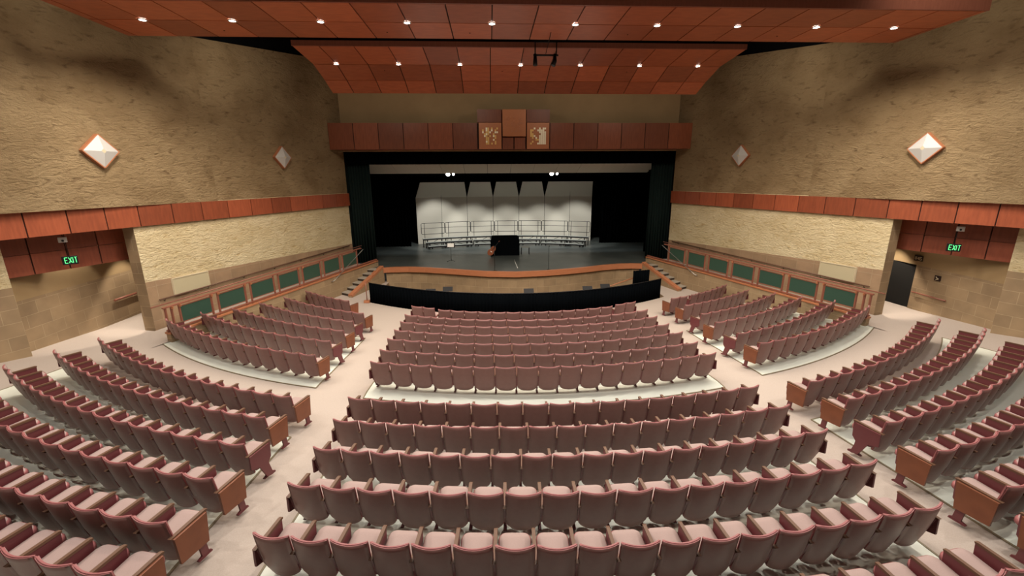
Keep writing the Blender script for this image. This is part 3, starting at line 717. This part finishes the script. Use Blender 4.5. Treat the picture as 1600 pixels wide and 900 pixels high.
# choral risers with back rails
RX = [-6.55, -4.85, -2.92, -1.06, .78, 2.62, 4.62, 6.20]; RY = [32.6, 33.35, 33.85, 34.1, 34.1, 33.9, 33.4, 32.6]
for i in range(7):
    p, q = Vector((RX[i], RY[i], 0)), Vector((RX[i+1], RY[i+1], 0)); c = (p+q)/2; d = (q-p).normalized(); nf = Vector((d.y, -d.x, 0)); L = (q-p).length
    root = empty('choral_riser', (c.x, c.y, ZS), math.atan2(d.y, d.x)); tag(root, 'three-step black and grey choral riser with back rail, %s from the left' % ORD[i], 'riser', 'choral risers in an arc')
    for j, (y0, z) in enumerate(((-1.42, .20), (-.94, .42), (-.46, .64))):
        w = L/2-.03-.10*(2-j)*.6
        mb = MB(); mb.box((-w, y0, z-.03), (w, y0+.44, z), 0); mb.box((-w, y0-.015, z-.09), (w, y0+.005, z+.003), 1); o = mb.build('deck', [M['deck'], M['metal_dark']], root)
        for sx_ in (-.62*w, .62*w, -.95*w, .95*w):
            mb = MB(); mb.bar((sx_, y0+.22, 0), (sx_, y0+.22, z-.03), .05, .12); mb.build('leg', M['metal_dark'], root)
    mb = MB(); w = L/2-.02; z0, z1 = .64, 1.76
    for xx in (-w+.24, w-.24): mb.tube([(xx, 0, .3), (xx, 0, z1)], .02, 6)
    mb.tube([(-w+.06, 0, .94), (-w, 0, 1.0), (-w, 0, z1-.06), (-w+.06, 0, z1), (w-.06, 0, z1), (w, 0, z1-.06), (w, 0, 1.0), (w-.06, 0, .94), (-w+.06, 0, .94)], .02, 6)
    mb.tube([(-w, 0, 1.38), (w, 0, 1.38)], .014, 6); mb.build('back_rail', M['metal_dark'], root)
    mb = MB(); mb.bar((-w*.6, -.1, .1), (w*.55, -.1, .6), .03); mb.bar((w*.3, -.5, .1), (-w*.5, -.5, .38), .03); mb.build('brace', M['metal_dark'], root)

# covered upright piano
pn = empty('covered_piano', (-.42, 28.95, ZS)); tag(pn, 'upright piano draped in a black cover at centre stage', 'piano')
mb = MB(); n = 28
def rr(w, d, r=.1):
    P = []
    for cx_, cy_, a0 in ((w-r, d-r, 0), (-w+r, d-r, 90), (-w+r, -d+r, 180), (w-r, -d+r, 270)):
        for a in range(0, 91, 15): P.append((cx_+r*math.cos(math.radians(a0+a)), cy_+r*math.sin(math.radians(a0+a))))
    return P
for z, w, d in ((0, .95, .50), (.5, .96, .50), (1.1, .93, .46), (1.22, .90, .43), (1.25, .84, .38)):
    for j, (x, y) in enumerate(rr(w, d)): fo = 1+.02*math.sin(j*2.1)*(1.2-z); mb.v.append((x*fo, y*fo, z))
m_ = len(rr(1, 1))
for i in range(4):
    for j in range(m_): mb.face([i*m_+j, i*m_+(j+1) % m_, (i+1)*m_+(j+1) % m_, (i+1)*m_+j], 0, None, True)
mb.face([4*m_+j for j in range(m_)]); mb.build('cover', M['velour'], pn)
mb = MB(); mb.box((-.78, -.40, .02), (.78, .35, .12)); mb.build('base', M['metal_dark'], pn)
# piano bench
bn = empty('piano_bench', (.95, 28.95, ZS)); tag(bn, 'small black piano bench right of the covered piano', 'bench')
mb = MB(); mb.box((-.30, -.17, .46), (.30, .17, .52)); mb.build('seat', M['deck'], bn, bevel=.01)
for x in (-.26, .26):
    for y in (-.13, .13): mb = MB(); mb.bar((x, y, 0), (x, y, .46), .04); mb.build('leg', M['metal_dark'], bn)
# music stand with sheet on the stage
def music_stand(x, y, z, h, label, sheet, group):
    r = empty('music_stand', (x, y, z)); tag(r, label, 'music stand', group)
    mb = MB(); mb.tube([(0, 0, .06), (0, 0, h)], .014, 8); mb.build('pole', M['metal_dark'], r)
    for a in (90, 210, 330):
        mb = MB(); c_, s_ = math.cos(math.radians(a)), math.sin(math.radians(a)); mb.tube([(0, 0, .12), (.16*c_, .16*s_, .07), (.28*c_, .28*s_, .01)], .012, 6); mb.build('leg', M['metal_dark'], r)
    mb = MB(); mb.hexa([(-.26, -.08, h), (.26, -.08, h), (.26, -.06, h-.01), (-.26, -.06, h-.01), (-.26, .12, h+.2), (.26, .12, h+.2), (.26, .14, h+.19), (-.26, .14, h+.19)]); mb.build('desk', M['metal_dark'], r)
    if sheet:
        sh = MB(); sh.hexa([(-.2, -.09, h+.005), (.2, -.09, h+.005), (.2, -.08, h), (-.2, -.08, h), (-.2, .10, h+.205), (.2, .10, h+.205), (.2, .11, h+.2), (-.2, .11, h+.2)])
        o = sh.build('sheet_music', M['paper'], None, (x, y, z)); tag(o, 'white sheet of music on the stand at stage left', 'paper')
music_stand(-3.85, 26.65, ZS, .92, 'black music stand holding white sheets, alone at left of the stage', True, None)
for i, (x, y, lab) in enumerate(((-4.55, 21.9, 'farthest left'), (-3.7, 22.3, 'second from the left'), (.55, 21.6, 'middle'), (3.7, 21.9, 'second from the right'), (4.75, 22.3, 'farthest right'))):
    music_stand(x, y, -7.1, 1.27, 'black music stand in the orchestra pit, %s of the five' % lab, False, 'music stands in the pit')
# microphone stands at the lip
for x, y, h, lab in ((-1.18, 23.62, 1.32, 'black microphone stand by the stage edge in front of the piano'), (1.86, 23.72, 1.28, 'black microphone stand by the stage edge, right of the piano')):
    r = empty('microphone_stand', (x, y, ZS)); tag(r, lab, 'microphone stand', 'microphone stands')
    mb = MB(); mb.disc((0, 0, 0), .11, .02); mb.build('base', M['metal_dark'], r)
    mb = MB(); mb.tube([(0, 0, .02), (0, 0, h)], .013, 8); mb.build('pole', M['metal_dark'], r)
    mb = MB(); mb.tube([(0, 0, h), (0, -.03, h+.05), (0, -.06, h+.09)], [.012, .018, .028], 8); mb.build('microphone', M['metal_dark'], r)
# cello on its side by the piano
ce = empty('cello', (-1.55, 27.9, ZS)); tag(ce, 'orange-brown cello leaning beside the covered piano', 'cello')
out = []
for a in range(0, 360, 10):
    t = math.radians(a); z = .38-.36*math.cos(t); w = .20+.035*math.cos(t); w *= (1-.34*math.exp(-((z-.42)/.07)**2)); out.append((w*math.sin(t)*1.02, z))
def cl_(x, y, z):
    th = math.radians(38); return (x*math.cos(th)+z*math.sin(th), y, -x*math.sin(th)+z*math.cos(th)+.13)
mb = MB(); mb.prism([cl_(x, 0, z) for x, z in out], (0, .14, 0)); mb.build('body', M['cello'], ce, bevel=.01)
mb = MB(); mb.bar(cl_(0, -.02, .45), cl_(0, -.04, 1.12), .035, .03); mb.build('neck', M['metal_dark'], ce)
mb = MB(); mb.tube([cl_(0, -.04, 1.12), cl_(0, -.02, 1.2), cl_(0, .02, 1.18)], .02, 8); mb.build('scroll', M['cello'], ce)
mb = MB(); mb.bar(cl_(-.06, -.03, .32), cl_(.06, -.03, .32), .02, .05); mb.build('bridge', M['paper'], ce)
# pale cable on the stage floor
mb = MB(); mb.tube([(.10, 26.9, ZS+.01), (.10, 26.0, ZS+.01), (.13, 25.0, ZS+.01), (.14, 24.3, ZS+.01)], .012, 6); tag(mb.build('floor_cable', M['paper']), 'thin white cable lying on the stage floor right of centre', 'cable')
# stage lights on a batten
for x, lab in ((-4.0, 'left'), (3.0, 'right')):
    r = empty('stage_light', (x, 30.2, .12)); tag(r, 'pair of glaring stage lamps hung high at the %s of the shell' % lab, 'stage light', 'glaring stage lamps')
    mb = MB(); mb.tube([(-.6, 0, .3), (.6, 0, .3)], .03); mb.build('pipe', M['metal_dark'], r)
    for dx, rd in ((-.16, .14), (.2, .08)):
        mb = MB(); mb.tube([(dx, .10, .16), (dx, -.06, .08)], [rd*.6, rd+.02], 12); o = mb.build('housing', M['metal_dark'], r)
        mb = MB(); mb.tube([(dx, -.055, .08), (dx, -.085, .065)], [rd, rd*.9], 12); mb.build('lens', M['lamp'], r)
for x in (-5.2, -2.6, 0, 2.6, 5.2):
    lamp('stage_lamp', (x, 31.2, .9), P_STAGE*2.1, .12, 62, .5, (1, .97, .9), (x*1.02, 33.9, -5.1))
for x in (-5.5, 0, 5.5):  # added upward fill with no fixture, brightens the tilted ceiling strip
    lamp('stage_lamp', (x, 32.4, -.9), 90, .7, 130, .9, (1, .9, .76), (x, 28.6, .6))
for x in (-5, -1.7, 1.7, 5):
    lamp('stage_lamp', (x, 29.9, 1.6), P_STAGE*1.2, .15, 120, .8, COOL, (x*.9, 28.6, -5))

# pit curtain: black skirting on a rail, curved
pc = drape('pit_curtain', -7.35, 7.1, 18.3, -5.98, -4.95, M['velour'], 'long curved black curtain screening the orchestra pit', 95, .018, None, pit_y)
mb = MB(); mb.tube([(-7.35+14.45*i/40-pc.location.x, pit_y(-7.35+14.45*i/40)-18.3, 1.03) for i in range(41)], .018, 6); mb.build('top_rail', M['metal_dark'], pc)
d2 = drape('pit_curtain', 6.15, 7.1, 22.1, -5.98, -4.85, M['velour'], 'short black curtain at the right end of the pit behind the long one', 7, .02, None, lambda x: 22.0+(x-6.15)*.25)
hr = empty('pit_handrail', (4.6, 22.4, -5.6)); tag(hr, 'pale wooden handrail descending inside the orchestra pit at right', 'handrail')
mb = MB(); mb.tube([(1.9, .0, .35), (-1.2, .1, -.75)], .03); mb.build('rail', M['trimwood'], hr)
mb = MB(); mb.tube([(1.7, 0, .3), (1.7, 0, -1.5)], .02); mb.tube([(0.4, .05, -.2), (.4, .05, -1.5)], .02); mb.build('post', M['metal_dark'], hr)
ps = empty('pit_post', (-7.5, 20.75, -5.95)); tag(ps, 'slim brown post with small foot at the left end of the pit curtain', 'post')
mb = MB(); mb.tube([(0, 0, 0), (0, 0, 1.05)], .022); mb.build('pole', M['railwood'], ps)
mb = MB(); mb.box((-.14, -.10, 0), (.14, .10, .12)); mb.build('foot', M['trimwood'], ps, bevel=.01)

# ---------------------------------------------------------------- theatre seats
PW = .52
def seat_back():
    mb = MB(); nx, nz = 10, 10
    def prof(u, v):                      # u -1..1 across, v 0..1 up;  returns x, y, z of the outer (rear) surface
        z = .165+.685*v
        w = .242 if v > .3 else .242-.03*(1-v/.3)**2
        cz = 0
        if v < .12: cz = .035*(abs(u)**4)*(1-v/.12)
        x = u*w; y = .145-.145*v-.025*math.sin(math.pi*v)*.6+.05*u*u-.012
        return x, y, z+cz-.012*v*(1-u*u)
    th = .035
    for side in (0, 1):
        for j in range(nz+1):
            for i in range(nx+1):
                x, y, z = prof(-1+2*i/nx, j/nz); mb.v.append((x*(1 if side == 0 else .97), y+(th if side else 0), z))
    st = (nx+1)*(nz+1)
    for j in range(nz):
        for i in range(nx):
            k_ = j*(nx+1)+i
            mb.face([k_, k_+1, k_+nx+2, k_+nx+1], 0, None, True)
            mb.face([st+k_+nx+1, st+k_+nx+2, st+k_+1, st+k_], 1, None, True)
    for i in range(nx):
        a = nz*(nx+1)+i; mb.face([a, a+1, st+a+1, st+a], 2); mb.face([i+1, i, st+i, st+i+1], 2)
    for j in range(nz):
        a, b = j*(nx+1), (j+1)*(nx+1); mb.face([a, b, st+b, st+a][::-1], 2); a += nx; b += nx; mb.face([a, b, st+b, st+a], 2)
    # rolled rim along the top and sides
    P = [prof(-1, j/nz) for j in range(1, nz+1)]+[prof(-1+2*i/nx, 1) for i in range(1, nx)]+[prof(1, 1-j/nz) for j in range(nz)]
    mb.tube([(x, y+.016, z) for x, y, z in P], .009, 5, 2)
    return mb
def seat_pad():
    mb = MB(); th = math.radians(6); h, w = .47, .222
    out = []
    for (cx_, cz_, r, a0) in ((w-.03, .03, .03, 270), (w-.10, h-.10, .10, 0), (-w+.10, h-.10, .10, 90), (-w+.03, .03, .03, 180)):
        for a in range(0, 91, 18): out.append((cx_+r*math.cos(math.radians(a0+a)), cz_+r*math.sin(math.radians(a0+a))))
    n = len(out)
    def T(x, l, t): return (x, .15+l*math.cos(th)-t*math.sin(th), .38+l*math.sin(th)+t*math.cos(th))
    rings = [(0, 1.0, 2), (.055, 1.0, 2), (.075, .93, 0), (.088, .6, 0)]
    for t, sc_, _ in rings:
        for x, l in out: mb.v.append(T(x*sc_, h/2+(l-h/2)*sc_, t))
    for q in range(3):
        for j in range(n): mb.face([q*n+j, q*n+(j+1) % n, (q+1)*n+(j+1) % n, (q+1)*n+j], 2 if q < 1 else 0 if q > 1 else 2, None, True)
    mb.face([3*n+j for j in range(n)], 0, None, True); mb.face([j for j in range(n)][::-1], 1)
    return mb
def arm_mb(x):
    mb = MB(); mb.prism([(x-.024, .03, .615), (x-.024, .51, .635), (x-.02, .54, .625), (x-.02, .53, .605), (x-.024, .06, .585)], (.048, 0, 0)); return mb
def leg_mb(x, wide=False):
    mb = MB()
    mb.prism([(x-.014, .30, .0), (x-.014, .50, .0), (x-.014, .50, .02), (x-.014, .46, .04), (x-.014, .44, .24), (x-.014, .51, .32), (x-.014, .53, .60), (x-.014, .07, .60), (x-.014, .12, .40), (x-.014, .17, .27), (x-.014, .34, .24), (x-.014, .36, .04), (x-.014, .30, .02)], (.028, 0, 0))
    mb.box((x-.025, .30, 0), (x+.025, .50, .012)); return mb
def end_wood(x, sgn):
    mb = MB(); x0, x1 = (x, x+.035*sgn) if sgn > 0 else (x-.035, x)
    mb.prism([(x0, .07, .22), (x0, .46, .20), (x0, .50, .61), (x0, .05, .60)], (x1-x0, 0, 0)); return mb
def end_cast(x, sgn):
    mb = MB(); x0, x1 = (x, x+.03*sgn) if sgn > 0 else (x-.03, x)
    mb.prism([(x0, .05, .36), (x0, .22, .30), (x0, .34, .03), (x0, .44, 0), (x0, .52, 0), (x0, .52, .03), (x0, .46, .06), (x0, .38, .38), (x0, .48, .60), (x0, .06, .60)], (x1-x0, 0, 0)); return mb
SH = {}
back_b, pad_b = seat_back(), seat_pad()
SH['backrest'] = back_b.mesh('backrest', [M['back_out'], M['pad'], M['rim']])
SH['seat'] = pad_b.mesh('seat', [M['pad'], M['maroon'], M['rim']])
pieces = {'arm_l': (arm_mb(-PW/2), 'armrest', ['arm']), 'arm_r': (arm_mb(PW/2), 'armrest', ['arm']), 'leg_l': (leg_mb(-PW/2), 'leg', ['maroon']),
          'leg_r': (leg_mb(PW/2), 'leg', ['maroon']), 'wood_l': (end_wood(-PW/2-.02, -1), 'end_panel', ['endwood']), 'wood_r': (end_wood(PW/2+.02, 1), 'end_panel', ['endwood']),
          'cast_l': (end_cast(-PW/2-.018, -1), 'end_bracket', ['maroon']), 'cast_r': (end_cast(PW/2+.018, 1), 'end_bracket', ['maroon'])}
for k_, (b_, nm_, ms) in pieces.items(): SH[k_] = b_.mesh(nm_, [M[m_] for m_ in ms])

# rows: (block, row number, end points left->right of the seat-back tops, arc radius, count, left end, right end)
rows = []
RC = [(4.76, 17.04, 10.97), (4.73, 15.79, 12.1), (4.67, 14.66, 13.12), (4.63, 13.52, 14.18), (4.58, 12.37, 15.27), (4.53, 11.28, 16.3), (4.50, 10.22, 17.3),
      (4.44, 8.28, 19.18), (4.36, 7.20, 20.2), (4.31, 6.19, 21.19), (4.26, 5.20, 22.15), (4.20, 4.22, 23.1), (4.18, 3.26, 24.02)]
NC = [17, 17, 17, 17, 17, 17, 17, 17, 17, 18, 17, 18, 18]
for i, ((x, y, R), n) in enumerate(zip(RC, NC)):
    rows.append(('C' if i < 7 else 'D', i if i < 7 else i-7, (-x, y), (x, y), R, n, 'cast_l', 'cast_r'))
LF = [((-10.00, 19.69), (-7.46, 17.93), 6), ((-10.29, 18.21), (-6.25, 15.84), 9), ((-10.73, 17.06), (-6.25, 14.60), 10), ((-11.11, 15.91), (-6.13, 13.25), 11),
      ((-11.71, 15.08), (-6.12, 12.06), 12), ((-12.23, 14.16), (-6.03, 10.72), 14)]
RF = [((6.30, 17.37), (9.88, 19.44), 8), ((6.31, 16.09), (10.12, 18.05), 9), ((6.24, 14.59), (10.65, 17.03), 10), ((6.07, 13.25), (11.08, 16.03), 11),
      ((6.03, 11.87), (11.60, 15.01), 12), ((6.02, 10.78), (12.06, 14.03), 13)]
for i, (a, b, n) in enumerate(LF): rows.append(('L', i, a, b, 12.0+1.1*i, n, 'cast_l', 'cast_r' if i in (2, 4) else 'wood_r'))
for i, (a, b, n) in enumerate(RF): rows.append(('R', i, a, b, 12.0+1.1*i, n, 'cast_l' if i in (2, 4) else 'wood_l', 'cast_r'))
for i, (R, xi, xo) in enumerate(((19.45, 5.58, 12.7), (20.42, 5.60, 12.75), (21.34, 5.42, 12.75), (22.24, 5.32, 12.75), (23.11, 5.30, 12.75), (23.85, 5.28, 12.75))):
    pi_, po = (xi, CY-math.sqrt(R*R-xi*xi)), (xo, CY-math.sqrt(R*R-xo*xo)); n = round(R*(math.asin(xo/R)-math.asin(xi/R))/.512)
    rows.append(('M', i, (-po[0], po[1]), (-pi_[0], pi_[1]), R, n, 'cast_l', 'cast_r' if i == 2 else 'wood_r'))
    rows.append(('N', i, pi_, po, R, n, 'cast_l' if i == 2 else 'wood_l', 'cast_r'))
BL = {'C': ('centre block before the cross aisle', 'front centre block', 'theatre seats in the front centre block'), 'D': ('centre block behind the cross aisle', 'rear centre block', 'theatre seats in the rear centre block'),
      'L': ('', 'front left block', 'theatre seats in the front left block'), 'R': ('', 'front right block', 'theatre seats in the front right block'),
      'M': ('', 'rear left block', 'theatre seats in the rear left block'), 'N': ('', 'rear right block', 'theatre seats in the rear right block')}
chairs = []; outside = []
for blk, ri, a, b, R, n, le, re in rows:
    a, b = Vector(a), Vector(b); m_ = (a+b)/2; h = (b-a).length/2; d = (b-a).normalized(); nrm = Vector((-d.y, d.x))
    if nrm.y < 0: nrm = -nrm
    c = m_+nrm*math.sqrt(R*R-h*h); half = math.asin(h/R); base = math.atan2(m_.y-c.y, m_.x-c.x)
    pitch = 2*R*half/n
    for i in range(n):
        t = base-half+2*half*(i+.5)/n; fwd = 0
        if ri == 0 and blk in 'CR':
            g_ = .2/R; k_g = (2, 15) if blk == 'C' else (2, 99); ng = 2 if blk == 'C' else 1
            pp = (2*half-ng*g_)/n; t = base-half+pp*(i+.5)+g_*((i >= k_g[0])+(i >= k_g[1])); pitch = pp*R
            if blk == 'C' and not 2 <= i < 15: fwd = .12
        x, y = c.x+(R-fwd)*math.cos(t), c.y+(R-fwd)*math.sin(t); rz = t+math.pi/2
        z = fz(x, y)
        if blk in 'LR': z = -5.34 if z > -5.34 else z
        inside = seen((x, y, z+.85)) or seen((x, y, z+.2))
        if not inside and (not seen((x, y, z+.5), 700) or (x-XC)**2+y*y < 4): continue
        dist = math.sqrt((x-XC)**2+y*y+(z+.6)**2)
        ends = []
        if i == 0: ends.append(le)
        if i == n-1: ends.append(re)
        (chairs if inside else outside).append((dist, blk, ri, i, n, x, y, z, rz, pitch/PW, ends))
chairs.sort(key=lambda q: q[0])
near, far = chairs[:300], chairs[300:]
def part(name, me, par):
    o = bpy.data.objects.new(name, me); COL.objects.link(o); o.parent = par; return o
for dist, blk, ri, i, n, x, y, z, rz, sc_, ends in near:
    r = empty('theatre_seat', (x, y, z+.012), rz); r.scale = (sc_, 1, 1)
    rows_from = {'C': '%s row from the pit' % ORD[ri], 'D': '%s row behind the cross aisle' % ORD[ri], 'L': '%s row from the stage' % ORD[ri], 'R': '%s row from the stage' % ORD[ri],
                 'M': '%s row' % ORD[ri], 'N': '%s row' % ORD[ri]}[blk]
    if blk in 'NR': cnt = '%s from the aisle' % ORD[i]
    elif blk in 'ML': cnt = '%s from the aisle' % ORD[n-1-i]
    else: cnt = '%s from the left' % ORD[i]
    body = 'mauve maroon seat'
    if any('wood' in e for e in ends): body = 'seat with wooden end panel'; cnt = 'by the aisle'
    tag(r, '%s, %s, %s, %s' % (body, cnt, rows_from, BL[blk][1]), 'theatre seat', BL[blk][2])
    part('backrest', SH['backrest'], r); part('seat', SH['seat'], r)
    part('armrest', SH['arm_l'], r); part('leg', SH['leg_l'], r)
    if i == n-1: part('armrest', SH['arm_r'], r); part('leg', SH['leg_r'], r)
    for e in ends: part(pieces[e][1], SH[e], r)
# the rest of the seats, far off near the pit: one object
SL = ['back_out', 'pad', 'rim', 'maroon', 'arm', 'endwood']
def seat_mass(lst, label, group):
    st = MB()
    def add(b_, ms, mx):
        k_ = len(st.v); st.v += [tuple(mx @ Vector(v)) for v in b_.v]; mp = [SL.index(q) for q in ms]
        for f_, m__, s_ in zip(b_.f, b_.m, b_.sm): st.face([k_+q for q in f_], mp[m__], None, s_)
    for dist, blk, ri, i, n, x, y, z, rz, sc_, ends in lst:
        mx = Matrix.Translation((x, y, z+.012)) @ Matrix.Rotation(rz, 4, 'Z') @ Matrix.Diagonal((sc_, 1, 1, 1))
        add(back_b, ['back_out', 'pad', 'rim'], mx); add(pad_b, ['pad', 'maroon', 'rim'], mx)
        for k_ in ['arm_l', 'leg_l']+(['arm_r', 'leg_r'] if i == n-1 else [])+ends: add(pieces[k_][0], pieces[k_][2], mx)
    tag(st.build('theatre_seat_rows', [M[q] for q in SL]), label, 'theatre seats', group, 'stuff')
if far: seat_mass(far, 'far rows of maroon theatre seats nearest the pit and stage', 'theatre seats in the front blocks')
if outside: seat_mass(outside, 'maroon theatre seats continuing the rear rows past the edges of the picture', 'theatre seats past the picture edge')
print('chairs', len(chairs), 'near', len(near), 'far', len(far))

# ---------------------------------------------------------------- lift everything so the front floor is z = 0
for o in list(COL.objects):
    if o.parent is None: o.location.z += LIFT
